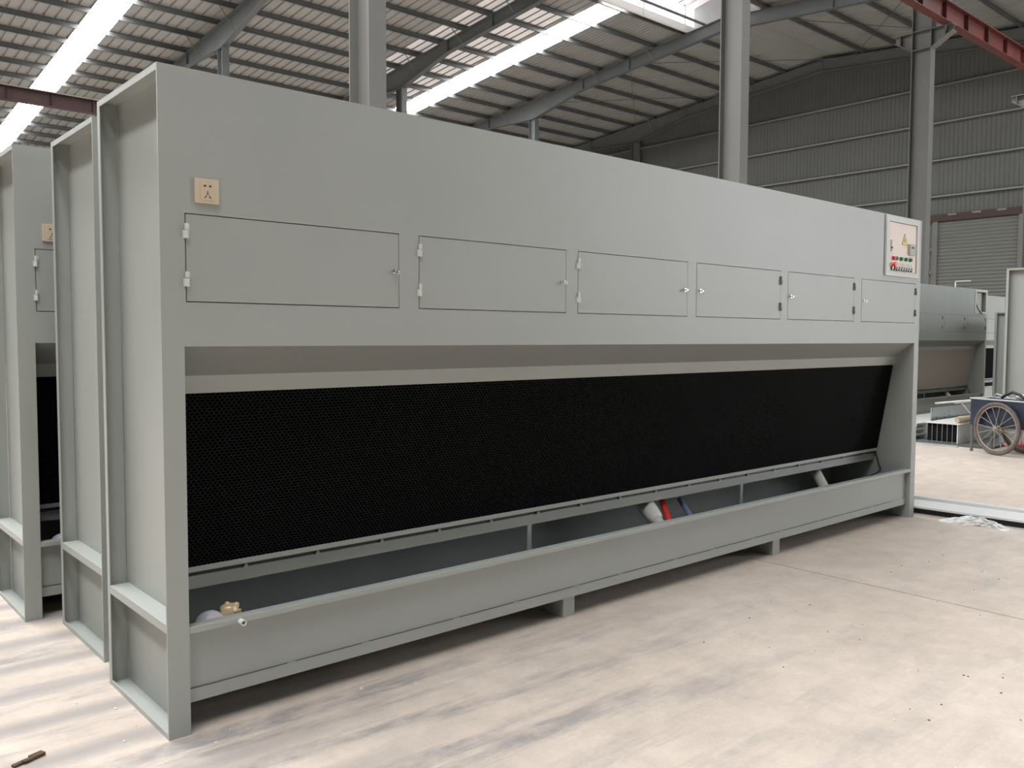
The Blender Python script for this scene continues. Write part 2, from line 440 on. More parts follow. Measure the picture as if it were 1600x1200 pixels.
# columns
def column(x, y, side, m, label, b=.24, d=.44, plate=True, corb=True, top=None):
    root = empty('steel_column', (x, y, 0)); tag(root, label, 'column', 'H-section columns of the hall')
    zt = (top or rz(y)-.205-.9)
    MB().ibar(0, 0, 0.03, zt, b, d).build('shaft', m, root)
    MB().box(-.25, .25, -.35, .35, 0, .03).build('base_plate', m, root)
    st = MB()
    for z in ((8.08, 8.5) if corb else (zt-.3,)):
        st.box(-b/2, b/2, -d/2, d/2, z-.008, z+.008)
    st.build('stiffener', m, root)
    if corb:
        for s in (-1, 1):
            c = MB(); L = .46 if s == side else .42
            ya = s*d/2; yb = s*(d/2+L)
            zb = 8.36
            c.prism([(ya, 8.08), (yb, zb), (yb, 8.5), (ya, 8.5)], 0, -.006, .006)
            c.prism([(ya, 8.065), (yb, zb-.015), (yb, zb), (ya, 8.08)], 0, -b/2, b/2)
            c.box(-b/2, b/2, min(ya, yb), max(ya, yb), 8.485, 8.5)
            ym = ya*.35+yb*.65; c.box(-b/2, b/2, ym-.006, ym+.006, 8.28, 8.49)
            c.build('corbel', m, root)
    return root
NC = ['tall pale steel column standing behind the front machine, nearest to the camera',
      'tall pale steel column rising behind the right half of the front machine',
      'steel column with two-sided bracket carrying the red crane beam',
      'pale steel column at the right edge of the picture, beside the roller door']
for k, x in enumerate((4.545, 12.02, 19.47, 26.92)): column(x, 5.98, -1, COLM, NC[k])
FC = ['grey column of the far row left of the picture', 'slim grey column of the far row at upper left, above the socket',
      'slim dark column of the far row just right of the nearest tall column',
      'slim grey column of the far row at the top centre, before the gable wall',
      'dark column of the far row standing against the gable wall']
for k, x in enumerate((4.55, 11.85, 19.46, 26.93, 34.25)): column(x, 27.35, -1, STEEL, FC[k], .26, .42)

# crane beams
def crane(y, x0, x1, z0, label, m):
    root = empty('crane_beam', (x0, y, z0)); tag(root, label, 'crane beam', 'crane runway beams'); L = x1-x0
    b = MB(); b.box(0, L, -.1, .1, 0, .018); b.box(0, L, -.13, .13, .40, .42); b.box(0, L, -.005, .005, .018, .40)
    b.build('girder', m, root)
    r = MB(); r.box(0, L, -.02, .02, .42, .47); r.box(0, L, -.05, .05, .42, .428); lab(r.build('rail', CHROME if 0 else SPOKE, root), 'worn steel crane rail')
    x = .3
    while x < L:
        MB().box(x-.005, x+.005, -.095, .095, .018, .40).build('stiffener', m, root)
        x += 1.2
crane(5.42, 8.0, 34.3, 8.5, 'red oxide crane runway beam at upper right on the bracketed column', REDST)
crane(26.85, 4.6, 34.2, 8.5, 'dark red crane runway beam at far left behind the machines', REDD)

# thin roof tie rods
def tr_(x, y, dz=0): return (x, y, rz(y)-.35-dz)
for i, (ya, yb) in enumerate(((27.3, 21.5), (21.5, 15.5), (15.5, 9.5))):
    w_ = ('lowest', 'ridge', 'nearest')[i]
    cbx = empty('cross_brace', (30.6, (ya+yb)/2, rz((ya+yb)/2)-.35)); o0 = cbx.location
    tag(cbx, 'thin crossed roof tie rods before the gable wall, %s bay' % w_, 'cross brace', 'roof bracing')
    for a, b in ((tr_(27.05, ya-.03), tr_(34.2, yb+.03)), (tr_(27.05, yb+.03, .04), tr_(34.2, ya-.03, .04))):
        MB().tube([Vector(a)-o0, Vector(b)-o0], .014, 6).build('tie_rod', STEELD, cbx)

# ------------------------------------------------------------ the water curtain booth
BL, BD, BH = 5.9, .677, 2.35
OX0, OX1, OZ = .078, 5.822, 1.389
DOORS = [(.086, .974), (1.074, 1.952), (2.034, 2.917), (2.999, 3.876), (3.965, 4.834), (4.944, 5.816)]
DZ0, DZ1 = 1.544, 1.853
def grid_plate(mb, xs, zs, solid, y0, y1):
    nx, nz = len(xs)-1, len(zs)-1
    S = lambda i, j: 0 <= i < nx and 0 <= j < nz and solid((xs[i]+xs[i+1])/2, (zs[j]+zs[j+1])/2)
    idx = {}
    def V(i, j, k):
        if (i, j, k) not in idx:
            idx[(i, j, k)] = len(vs); vs.append((xs[i], (y0, y1)[k], zs[j]))
        return idx[(i, j, k)]
    vs = []; fs = []
    for i in range(nx):
        for j in range(nz):
            if not S(i, j): continue
            fs.append((V(i, j, 0), V(i+1, j, 0), V(i+1, j+1, 0), V(i, j+1, 0)))
            fs.append((V(i, j, 1), V(i, j+1, 1), V(i+1, j+1, 1), V(i+1, j, 1)))
            if not S(i-1, j): fs.append((V(i, j, 0), V(i, j+1, 0), V(i, j+1, 1), V(i, j, 1)))
            if not S(i+1, j): fs.append((V(i+1, j, 0), V(i+1, j, 1), V(i+1, j+1, 1), V(i+1, j+1, 0)))
            if not S(i, j-1): fs.append((V(i, j, 0), V(i, j, 1), V(i+1, j, 1), V(i+1, j, 0)))
            if not S(i, j+1): fs.append((V(i, j+1, 0), V(i+1, j+1, 0), V(i+1, j+1, 1), V(i, j+1, 1)))
    mb.add(vs, fs)
CPX = (5.325, 5.80, 1.925, 2.305)   # control panel hole
def in_door(x, z): return DZ0 < z < DZ1 and any(a < x < b for a, b in DOORS)
def in_cp(x, z): return CPX[0] < x < CPX[1] and CPX[2] < z < CPX[3]

booth = empty('spray_booth', (0, 0, 0))
tag(booth, 'long grey-green steel water curtain booth in front, black honeycomb curtain and six hatches', 'spray booth', 'water curtain spray booths')
xs = sorted(set([0, OX0, OX1, BL] + [v for d in DOORS for v in d] + list(CPX[:2])))
zs = sorted([0, OZ, DZ0, DZ1, CPX[2], CPX[3], BH])
fp = MB(); grid_plate(fp, xs, zs, lambda x, z: (x < OX0 or x > OX1 or z > OZ) and not in_door(x, z) and not in_cp(x, z), 0, .006)
fp.build('front_panel', PAINT, booth)
# end frames: side sheet set in, with rims, shelf and lips
for sx in (0, 1):
    X = (lambda a: a) if sx == 0 else (lambda a: BL-a)
    def bx(mb, a, b, *r):
        p, q = sorted((X(a), X(b))); mb.box(p, q, *r)
    m_ = MB(); bx(m_, .074, .078, .006, BD-.006, 0, BH-.005); m_.build('side_sheet', PAINT, booth)
    m_ = MB()
    bx(m_, 0, .078, .006, BD, BH-.005, BH); bx(m_, 0, .004, .006, BD, BH-.024, BH-.005)
    bx(m_, 0, .0739, BD-.005, BD, 0, BH-.005); bx(m_, 0, .004, BD-.032, BD-.005, .0, BH-.024)
    bx(m_, 0, .0739, .006, BD-.005, 0, .004); bx(m_, 0, .004, .006, BD-.032, .004, .022)
    bx(m_, 0, .004, .0061, .009, .022, BH-.024)
    m_.build('end_frame', PAINT, booth, .0012)
    m_ = MB(); bx(m_, .0, .0739, .0065, BD-.033, .410, .414); bx(m_, 0, .004, .0065, BD-.033, .381, .410)
    m_.build('end_shelf', PAINT, booth, .0012)
MB().box(.078, OX1, BD-.006, BD, 0, BH-.006).build('back_sheet', PAINT2, booth)
MB().box(.078, OX1, .006, BD, BH-.006, BH).build('top_sheet', PAINT, booth)
# sloped soffit and the brighter strip above the curtain, curtain box
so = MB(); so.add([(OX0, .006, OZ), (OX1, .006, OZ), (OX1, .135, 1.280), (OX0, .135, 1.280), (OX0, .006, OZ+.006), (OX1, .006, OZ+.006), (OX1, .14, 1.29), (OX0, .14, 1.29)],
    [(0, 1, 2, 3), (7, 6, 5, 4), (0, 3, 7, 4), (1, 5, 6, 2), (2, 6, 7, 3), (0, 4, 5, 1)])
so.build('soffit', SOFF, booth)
so = MB(); so.add([(OX0, .135, 1.280), (OX1, .135, 1.280), (OX1, .158, 1.213), (OX0, .158, 1.213), (OX0, .2, 1.3), (OX1, .2, 1.3), (OX1, .22, 1.213), (OX0, .22, 1.213)],
    [(0, 1, 2, 3), (4, 7, 6, 5), (2, 6, 7, 3), (0, 4, 5, 1), (0, 3, 7, 4), (1, 5, 6, 2)])
so.build('curtain_header', PAINT, booth)
# honeycomb curtain
def honeycomb():
    A = Vector((OX0+.002, .160, 1.213)); B = Vector((OX0+.002, .273, .532))
    T = (B-A); Lt = T.length; T.normalize(); N = Vector((0, T.z, -T.y))  # pointing outwards (-y)
    if N.y > 0: N = -N
    W = OX1-OX0-.004
    px, pt = .0190, .0120
    vs = []; fs = []
    nr = int(Lt/pt); ncx = int(W/px)
    ptx = W/(ncx+.5); ptt = Lt/nr
    hexo = [(-.5, -.33), (-.5, .33), (0, .67), (.5, .33), (.5, -.33), (0, -.67)]
    for j in range(nr):
        for i in range(ncx):
            cx = (i+.5+(.5 if j % 2 else 0))*ptx; cy = (j+.5)*ptt
            o = len(vs)
            for k, (s, dpt) in enumerate(((1.0, 0), (.74, 0), (.66, -.018))):
                for a, b in hexo:
                    xx = min(max(cx+a*ptx*s, 0), W); yy = min(max(cy+b*ptt*s, 0), Lt)
                    vs.append(A + Vector((xx, 0, 0)) + T*yy + N*dpt)
            for r in (0, 1):
                for k in range(6): fs.append((o+r*6+k, o+r*6+(k+1) % 6, o+r*6+6+(k+1) % 6, o+r*6+6+k))
            fs.append(tuple(o+12+k for k in range(6)))
    bk = len(vs)
    for x in (0, W):
        for y in (0, Lt): vs.append(A + Vector((x, 0, 0)) + T*y - N*.020)
    fs.append((bk, bk+1, bk+3, bk+2))
    me = bpy.data.meshes.new('honeycomb_curtain'); me.from_pydata([tuple(v) for v in vs], [], fs); me.materials.append(HEXB)
    return me
hm = honeycomb()
hc = bpy.data.objects.new('honeycomb_curtain', hm); col.objects.link(hc); hc.parent = booth
bk_ = MB(); bk_.add([(OX0, .19, 1.25), (OX1, .19, 1.25), (OX1, .292, .51), (OX0, .292, .51), (OX0, .21, 1.25), (OX1, .21, 1.25), (OX1, .312, .51), (OX0, .312, .51)],
    [(0, 1, 2, 3), (4, 7, 6, 5), (2, 6, 7, 3), (0, 4, 5, 1), (0, 3, 7, 4), (1, 5, 6, 2)])
bk_.build('curtain_backing', BLACK, booth)
MB().box(OX0, OX1-.01, .300, .306, .4895, .512).build('gap_shade_strip', BLACK, booth)  # black strip stands in for the shade in the slit between the rails
hr = MB(); hr.box(OX0, OX1-.01, .272, .285, .510, .532); hr.build('curtain_rail', PAINT, booth, .001)
rr = MB(); rr.box(OX0, OX1-.01, .298, .304, .437, .489); rr.box(OX0, OX1-.01, .304, .335, .483, .489); rr.build('water_rail', PAINT, booth, .001)
for i in range(17):
    x = .42+i*.325
    MB().prism([(x-.012, .489), (x+.012, .489), (x, .507)], 1, .288, .296).build('rail_clip', PAINT, booth)
for x in (1.98, 3.925):
    MB().box(x-.006, x+.022, .296, .302, .112, .437).build('rail_post', PAINT, booth)
# trough
t_ = MB(); t_.box(OX0, OX1, .036, .041, .155, .362); t_.build('trough_front', PAINT, booth)
t_ = MB(); t_.box(OX0, OX1, .031, .040, .103, .1545); t_.build('trough_skirt', PAINT, booth, .001)
t_ = MB(); t_.box(OX0, OX1, .0, .048, .364, .389); t_.build('trough_lip', PAINT, booth, .003)
MB().box(OX0, OX1, .041, BD-.006, .105, .109).build('trough_floor', PAINT2, booth)
sm = MB(); x = OX0+.01; k = 0
while x < OX1-.3:
    L_ = (.38, .30, .44, .33)[k % 4]; sm.box(x, min(x+L_, OX1), .0295, .0312, .1535, .1556); x += L_+.035; k += 1
lab(sm.build('weld_seam', DARK, booth), 'thin dark broken seam along the trough skirt')
for x in (2.035, 3.965):
    f_ = MB(); a_, b_ = x-.042, x+.040
    f_.box(a_, b_, .046, .050, 0, .103); f_.box(a_, a_+.004, .050, .64, 0, .103); f_.box(b_-.004, b_, .050, .64, 0, .103); f_.box(a_+.0041, b_-.0041, .050, .64, 0, .004)
    f_.build('foot', PAINT, booth, .001)
pp = MB(); pp.tube([(.268, .036, .372), (.268, -.028, .372)], .011, 16, False); pp.tube([(.268, -.028, .372), (.268, .036, .372)], .0075, 16, False)
pp.torus((.268, -.028, .372), (0, 1, 0), .0093, .0017, 20, 6)
pp.build('drain_stub', WHITE, booth)
# hatches
for i, (a, b) in enumerate(DOORS):
    g_ = .0035
    hd = MB().box(a+g_, b-g_, -.001, .012, DZ0+g_, DZ1-g_).build('hatch_door', PAINT, booth)
    left = i < 3
    hx = a+.003 if left else b-.003
    for zt in (1.817, 1.650):
        h = MB(); h.tube([(hx, -.006, zt), (hx, -.006, zt-.022)], .0058, 12); h.tube([(hx, -.006, zt-.024), (hx, -.006, zt-.052)], .0085, 12)
        sgn = 1 if left else -1
        h.box(min(hx, hx+sgn*.012), max(hx, hx+sgn*.012), -.004, -.001, zt-.022, zt); h.box(min(hx, hx-sgn*.012), max(hx, hx-sgn*.012), -.004, -.0005, zt-.052, zt-.024)
        h.build('hinge', HINGE if left else HING2, hd)
    kx = b-.03 if left else a+.03
    k = MB(); k.tube([(kx, -.001, 1.693), (kx, -.010, 1.693)], .010, 16); k.tube([(kx, -.010, 1.693), (kx, -.026, 1.693)], [.006, .005], 12)
    k.torus((kx+.003, -.026, 1.691), (.3, 1, .1), .0085, .0022, 20, 6)
    k.box(kx-.014 if not left else kx, kx if not left else kx+.02, -.006, -.003, 1.689, 1.697)
    k.build('knob', CHROME, hd)
# socket
sp = MB(); sp.box(.121, .207, -.0095, 0, 1.891, 1.977); so_ = sp.build('power_socket', BEIGE, booth, .002); so_['label'] = 'beige wall socket plate with five pin holes'
i_ = MB().box(.139, .189, -.0115, -.0093, 1.903, 1.965); i_.build('socket_face', BEIGE, so_, .0008)
sl = MB()
for cx, cz, w2, h2, an in ((.155, 1.952, .0065, .0028, 0), (.174, 1.952, .0065, .0028, 0), (.1645, 1.929, .0022, .0055, 0), (.157, 1.914, .0022, .006, .6), (.172, 1.914, .0022, .006, -.6)):
    M_ = Matrix.Translation((cx, 0, cz)) @ Matrix.Rotation(an, 4, 'Y')
    sl.box(-w2/1.6, w2/1.6, -.0121, -.0114, -h2, h2, M_)
lab(sl.build('pin_hole', DARK, so_), 'dark pin holes')
gl = MB(); gl.box(-.0012, .0012, -.0124, -.0121, -.004, .004, Matrix.Translation((.1745, 0, 1.9125)) @ Matrix.Rotation(-.6, 4, 'Y'))
gl.box(-.004, .004, -.0124, -.0121, -.0012, .0012, Matrix.Translation((.1645, 0, 1.9235)))
gl.build('pin_contact', CHROME, so_)
# control panel
cp = MB()
grid_plate(cp, [5.283, CPX[0]+.006, CPX[1]-.006, 5.838], [1.893, CPX[2]+.006, CPX[3]-.006, 2.344], lambda x, z: not (CPX[0]+.006 < x < CPX[1]-.006 and CPX[2]+.006 < z < CPX[3]-.006), -.014, -.0005)
cpo = cp.build('control_panel', PFRAME, booth, .002); cpo['label'] = 'control panel box with pale frame near the right end'
MB().box(CPX[0], CPX[1], .06, .07, CPX[2], CPX[3]).build('box_back', GREYP, cpo)
MB().box(CPX[0]+.009, CPX[1]-.009, -.006, .01, CPX[2]+.009, CPX[3]-.009).build('panel_door', CREAM, cpo)
def cpp(u, v):
    x = 5.33+(u-190)/495*.465
    zt = 2.30; zb = 1.93; vt = 135+(u-190)*.2; vb = 1015+(u-190)*.095
    return x, zt-(v-vt)/(vb-vt)*(zt-zb)
x, z = cpp(235, 565)
q = MB(); q.box(x-.011, x+.011, -.011, -.006, z-.045, z+.04); q.build('panel_lock', GREYP, cpo, .001)
q = MB(); q.tube([(x+.002, -.011, z-.018), (x+.002, -.017, z-.018)], .007, 12); q.build('key_cylinder', DARK, cpo)
x, z = cpp(470, 470)
q = MB(); q.prism([(x-.045, z-.04), (x+.045, z-.04), (x, z+.045)], 1, -.0075, -.006); lab(q.build('warning_sign', YEL, cpo), 'yellow triangle electrical warning sign')
q = MB(); q.prism([(x+.008, z+.018), (x-.012, z-.010), (x-.001, z-.008), (x-.006, z-.032), (x+.012, z-.002), (x+.001, z-.004)], 1, -.0082, -.0075)
q.build('lightning_mark', BLACK, cpo)
q = MB()
for a, b, c, d in (((-.045), -.04, .045, -.04), (.045, -.04, 0, .045), (0, .045, -.045, -.04)):
    q.tube([(x+a, -.0072, z+b), (x+c, -.0072, z+d)], .0014, 4)
q.build('sign_border', DARK, cpo)
x, z = cpp(588, 655)
q = MB(); q.box(x-.044, x+.044, -.022, -.006, z-.042, z+.042); lab(q.build('meter_box', GREYP, cpo, .003), 'grey timer box on the control panel')
q = MB(); q.box(x-.02, x+.02, -.0235, -.0215, z+.012, z+.024); q.build('meter_window', DARK, cpo)
for u, v, m in ((272, 790, RED), (322, 795, GREEN), (405, 805, GREEN), (490, 815, GREEN), (570, 825, GREEN)):
    x, z = cpp(u, v); q = MB(); q.tube([(x, -.006, z), (x, -.012, z)], .0155, 16); q.tube([(x, -.012, z), (x, -.026, z)], [.0135, .012], 16)
    o = q.build('indicator_lamp', m, cpo); lab(o, 'red indicator lamp' if m is RED else 'green indicator lamp')
x, z = cpp(268, 905); q = MB(); q.tube([(x, -.006, z), (x, -.022, z)], .010, 16); q.tube([(x, -.022, z), (x, -.034, z)], [.021, .019], 20)
lab(q.build('stop_button', REDB, cpo), 'red mushroom stop button')
for k in range(9):
    x, z = cpp(250+k*43.5, 967+k*4.3)
    q = MB(); q.tube([(x, -.006, z), (x, -.014, z)], .0150, 16); sw = q.build('rotary_switch', BLACK, cpo)
    q = MB(); q.box(-.003, .003, -.022, -.014, -.010, .010, Matrix.Translation((x, 0, z)) @ Matrix.Rotation(.5, 4, 'Y')); q.build('switch_lever', WHITE, sw)
    if k:
        q = MB(); q.box(x-.013, x+.013, -.0075, -.006, z+.020, z+.046); pl = q.build('switch_label', WHITE, cpo)
        q = MB(); q.box(-.0022, .0022, -.0082, -.0075, -.010, .010, Matrix.Translation((x, 0, z+.033)) @ Matrix.Rotation(-.5, 4, 'Y')); q.build('label_mark', (RED if k in (2, 4) else BLACK), pl)
# pipes in the trough
def lerp(a, b, t): return tuple(a[i]+(b[i]-a[i])*t for i in range(3))
P, Q = (5.13, .55, .52), (4.74, -0.09+.15, .18)
P, Q = (5.051, .42, .459), (4.80, .10, .22)
lab(MB().tube([lerp(P, Q, -.35), lerp(P, Q, 1)], .036, 20).build('drain_pipe', PVC, booth), 'cream plastic pipe at the right end of the trough')
P, Q = (3.044, .42, .418), (2.90, .12, .30)
lab(MB().tube([lerp(P, Q, -.3), lerp(P, Q, 1.02)], .030, 20).build('supply_pipe', PVC, booth), 'cream pipe wrapped in white tape')
wp = MB(); wp.tube([lerp(P, Q, t) for t in (-.25, -.18, -.05, .1, .25, .42, .58, .68)], [.032, .042, .052, .050, .055, .050, .046, .033], 18)
lab(wp.build('tape_wrap', WHITE, booth), 'thick white tape wrapping on the pipe')
P, Q = (3.22, .42, .425), (3.0, .16, .31)
h_ = MB(); h_.box(-.014, .014, -.016, .016, 0, .36, Matrix.Translation(P) @ (Vector(Q)-Vector(P)).to_track_quat('Z', 'Y').to_matrix().to_4x4())
lab(h_.build('valve_handle', REDB, booth, .002), 'red valve lever in the trough')
P, Q = (3.44, .46, .40), (3.21, .13, .29)
lab(MB().tube([lerp(P, Q, .15), lerp(P, Q, 1.1)], .016, 14).build('blue_hose', BLUE, booth), 'pale blue hose in the trough')
b_ = MB(); b_.tube([(3.38, .60, .44), (3.37, .5, .46), (3.36, .47, .44)], .013, 10); b_.build('pipe_elbow', BLACK, booth)
# float valve
fv = MB().ball((.205, .13, .345), .055, .05, .048, 24, 14).build('float_ball', LILAC, booth); lab(fv, 'white plastic float ball in the trough')
fb = MB(); fb.tube([(.275, .12, .35), (.275, .12, .398), (.275, .12, .404)], [.028, .033, .024], 10)
fb.tube([(.255, .12, .385), (.305, .12, .388)], [.018, .020], 10); fb.ball((.268, .12, .408), .010, None, None, 10, 6); fb.ball((.302, .115, .398), .012, .012, .012, 10, 6)
fb.tube([(.24, .13, .345), (.29, .12, .36)], .006, 8); fb.tube([(.296, .10, .35), (.296, .10, .385)], [.016, .018], 10)
lab(fb.build('float_valve', BRASS, booth), 'pale brass float valve body')
# cable on the right end wall
cb = MB(); pts = [(5.60, .29, .50), (5.79, .285, .505), (5.812, .285, .49), (5.81, .27, .455), (5.80, .25, .41), (5.77, .22, .36), (5.70, .24, .33), (5.62, .3, .30), (5.4, .4, .26)]
sm_ = []
for i in range(len(pts)-1):
    p0 = Vector(pts[max(i-1, 0)]); p1 = Vector(pts[i]); p2 = Vector(pts[i+1]); p3 = Vector(pts[min(i+2, len(pts)-1)])
    for t in (0, .25, .5, .75):
        sm_.append(.5*((2*p1)+(p2-p0)*t+(2*p0-5*p1+4*p2-p3)*t*t+(3*p1-p0-3*p2+p3)*t**3))
cb.tube(sm_, .005, 8); cb.build('power_cable', BLACK, booth)
lab(MB().ball((5.35, .42, .19), .10, .09, .07, 20, 12).build('pump', BLACK, booth), 'black pump in the trough')

def place(o, loc, label): o.location = loc; o['label'] = label; return o
place(copy_tree(booth), (.050, .925, 0), 'grey-green booth directly behind the front one, only its left end frame showing')
place(copy_tree(booth), (-.085, 1.745, 0), 'leftmost booth at the picture edge, socket and first hatch showing in the gap')
bw_ = place(copy_tree(booth, None, ('panel_door', 'panel_lock', 'key_cylinder', 'warning_sign', 'lightning_mark', 'sign_border', 'meter_box', 'meter_window',
     'indicator_lamp', 'stop_button', 'rotary_switch', 'switch_label')), (10.82, 3.42, 0), 'distant booth with a beige curtain and an empty control panel hole, behind the cart')
for o in kids(bw_):
    if o.name.startswith('honeycomb_curtain'):
        me2 = hm.copy(); me2.materials.clear(); me2.materials.append(HEXW); o.data = me2
place(copy_tree(booth), (14.6, 4.2, 0), 'distant booth with a black curtain, mostly hidden behind the beige-curtained booth')
place(copy_tree(booth), (11.42, .60, 0), 'booth seen end-on at the right picture edge, behind the blue cart')
# hanging wire in the empty recess
g = MB(); g.tube([(16.17, 3.46, 2.29), (16.16, 3.42, 2.1), (16.2, 3.405, 2.0), (16.32, 3.395, 1.92), (16.4, 3.39, 1.89)], .008, 6)
tag(g.build('loose_wire', BLACK), 'thin dark wire hanging in the empty panel hole of the distant booth', 'wire')

# shorter steel unit
su = empty('steel_cabinet', (15.5, 2.17, 0)); tag(su, 'low grey steel cabinet end, between the black-curtained booth and the end-on booth', 'cabinet')
m_ = MB(); m_.box(.07, 1.6, .0, .68, 0, 1.9); m_.build('body', PAINT, su)
m_ = MB(); m_.box(0, .07, .0, .68, 1.895, 1.9); m_.box(0, .07, .675, .68, 0, 1.895); m_.box(0, .07, 0, .005, 0, 1.895); m_.box(0, .004, .64, .675, 0, 1.87); m_.box(0, .004, .005, .675, 1.87, 1.895)
m_.build('end_frame', PAINT, su)
wr = MB(); wr.box(0, .02, 0, .02, 0, .30); wr.box(0, .02, -.3, .02, .28, .30)
o = wr.build('rail_bracket', WHST); o.location = (18.2, 4.6, 2.35); tag(o, 'thin white angle bracket on top of the hidden distant booth', 'bracket')

# ------------------------------------------------------------ things at right
# long white steel member on the floor
sb = empty('steel_channel', (5.96, 1.0, 0), -PI/2+.055); tag(sb, 'long white steel member on the floor at the right end of the front booth', 'steel channel')
MB().box(0, 4.2, .0, .33, .045, .062).build('web', WHST, sb, .002)
MB().box(0, 4.2, .336, .385, .045, .085).build('flange', WHST, sb, .002)
MB().box(0, 4.2, .03, .045, .0, .045).build('lower_flange_or_shade', DARK, sb)  # dark strip stands in for the shade in the gap underneath
MB().box(0, 4.2, .34, .36, .0, .045).build('lower_flange_or_shade', WHST, sb)
# crumpled film
fl = MB(); random.seed(3)
nx, ny = 26, 12; vs = []
for i in range(nx):
    for j in range(ny):
        u, v = i/(nx-1), j/(ny-1)
        e = math.sin(PI*u)*math.sin(PI*v)
        vs.append((5.93 + .20*(v-.5)*(.6+.4*math.sin(7*u)) - .0*u + random.uniform(-.012, .012), -.20-.52*u + random.uniform(-.014, .014),
                   .066*(.3 if v > .7 else 1)*e*(.6+.5*random.random()) + .001))
fl.add(vs, [(i*ny+j, (i+1)*ny+j, (i+1)*ny+j+1, i*ny+j+1) for i in range(nx-1) for j in range(ny-1)])
o = fl.build('plastic_film', FILM); tag(o, 'crumpled scrap of clear white plastic film beside the white steel member', 'plastic scrap')

# cart
ax_ = math.atan2(-.35, .94)
cart = empty('hand_cart', (10.535, .868, 0), ax_); tag(cart, 'blue two-wheeled hand cart with spoked wheels, standing before the end-on booth', 'cart')
# local: x = axle direction, y = towards handle (left in picture)
WR = .325
def wheel(x):
    tm = MB(); tm.torus((x, 0, WR), (1, 0, 0), WR-.022, .022, 64, 12); t = tm.build('wheel', TYRE, cart)
    rm = MB(); rm.torus((x, 0, WR), (1, 0, 0), WR-.052, .010, 56, 8); rm.build('rim', RIM, t)
    hb = MB(); hb.tube([(x-.045, 0, WR), (x-.04, 0, WR), (x+.04, 0, WR), (x+.045, 0, WR)], [.012, .022, .022, .012], 16)
    hb.tube([(x-.032, 0, WR), (x-.026, 0, WR)], .036, 16); hb.tube([(x+.026, 0, WR), (x+.032, 0, WR)], .036, 16)
    hb.build('hub', RIM, t)
    for k in range(16):
        an = 2*PI*k/16+.12; sx = .03*(1 if k % 2 else -1)
        d = Vector((0, math.cos(an), math.sin(an)))
        s = MB(); s.tube([Vector((x+sx, 0, WR))+d*.03, Vector((x, 0, WR))+d*(WR-.06)], .0042, 6)
        s.build('spoke', SPOKE, t)
wheel(-.23); wheel(.23)
MB().tube([(-.27, 0, WR), (.27, 0, WR)], .012, 10).build('axle', SPOKE, cart)
bd = MB()
y0, y1, zb, zt = -.75, .42, .34, .665
for a, b in ((-.185, -.178), (.178, .185)): bd.box(a, b, y0, y1, zb, zt)
bd.box(-.178, .178, y0, y0+.007, zb, zt); bd.box(-.178, .178, y1-.007, y1, zb, zt); bd.box(-.178, .178, y0+.007, y1-.007, zb, zb+.007)
bd.build('tray', CARTB, cart)
rm = MB(); rm.box(-.195, -.175, y0-.01, y1+.01, zt, zt+.018); rm.box(.175, .195, y0-.01, y1+.01, zt, zt+.018); rm.box(-.175, .175, y1-.01, y1+.01, zt, zt+.018); rm.box(-.175, .175, y0-.01, y0+.01, zt, zt+.018)
lab(rm.build('tray_rim', GALV, cart, .002), 'grey metal rim of the cart tray')
for sx in (-.17, .17):
    MB().tube([(sx, y1-.02, zt-.02), (sx, y1+.2, zt-.05), (sx, y1+.56, zt-.10)], .014, 10).build('handle', GALV, cart)
    MB().tube([(sx, y1+.16, zt-.06), (sx, y1+.0, zt-.2)], .009, 8).build('brace', SPOKE, cart)
    MB().box(sx-.012, sx+.012, y1-.03, y1-.004, 0, zb+.1).build('leg', STEELD, cart)
# stuff on the cart
def cart_pt(x, y, z): return cart.location + Vector((math.cos(ax_)*x-math.sin(ax_)*y, math.sin(ax_)*x+math.cos(ax_)*y, z))
g = MB(); g.ball(cart_pt(.05, -.10, .705), .065, .06, .04, 14, 9, .18)
tag(g.build('cloth_bundle', WHITE), 'white rag bundle lying on the blue cart load', 'rag')
g = MB(); g.tube([cart_pt(-.09, .06, .70), cart_pt(-.09, .0, .74), cart_pt(-.08, -.08, .775), cart_pt(-.07, -.18, .74), cart_pt(-.06, -.24, .70)], .018, 8)
tag(g.build('black_hose', BLACK), 'short black hose arched over the white rag on the cart', 'hose')
g = MB(); g.tube([cart_pt(0, -.26, .67), cart_pt(0, -.27, .76), cart_pt(0, -.4, .77), cart_pt(0, -.44, .68)], .010, 8)
tag(g.build('wire_loop', SPOKE), 'grey wire loop standing on the cart near the picture edge', 'wire')
g = MB(); g.tube([cart_pt(.1, .34, .675), cart_pt(.1, .29, .73), cart_pt(.1, .22, .71), cart_pt(.1, .15, .70), cart_pt(.1, .1, .68)], .008, 8)
tag(g.build('thin_hose', GALV), 'thin grey hose curving over the left end of the cart tray', 'hose')
g = MB().box(-.17, .17, -.7, .38, .36, .655); o = g.build('load_board', CARTB); o.location = cart.location; o.rotation_euler = cart.rotation_euler; 
tag(o, 'dark load filling the blue cart tray', 'load')

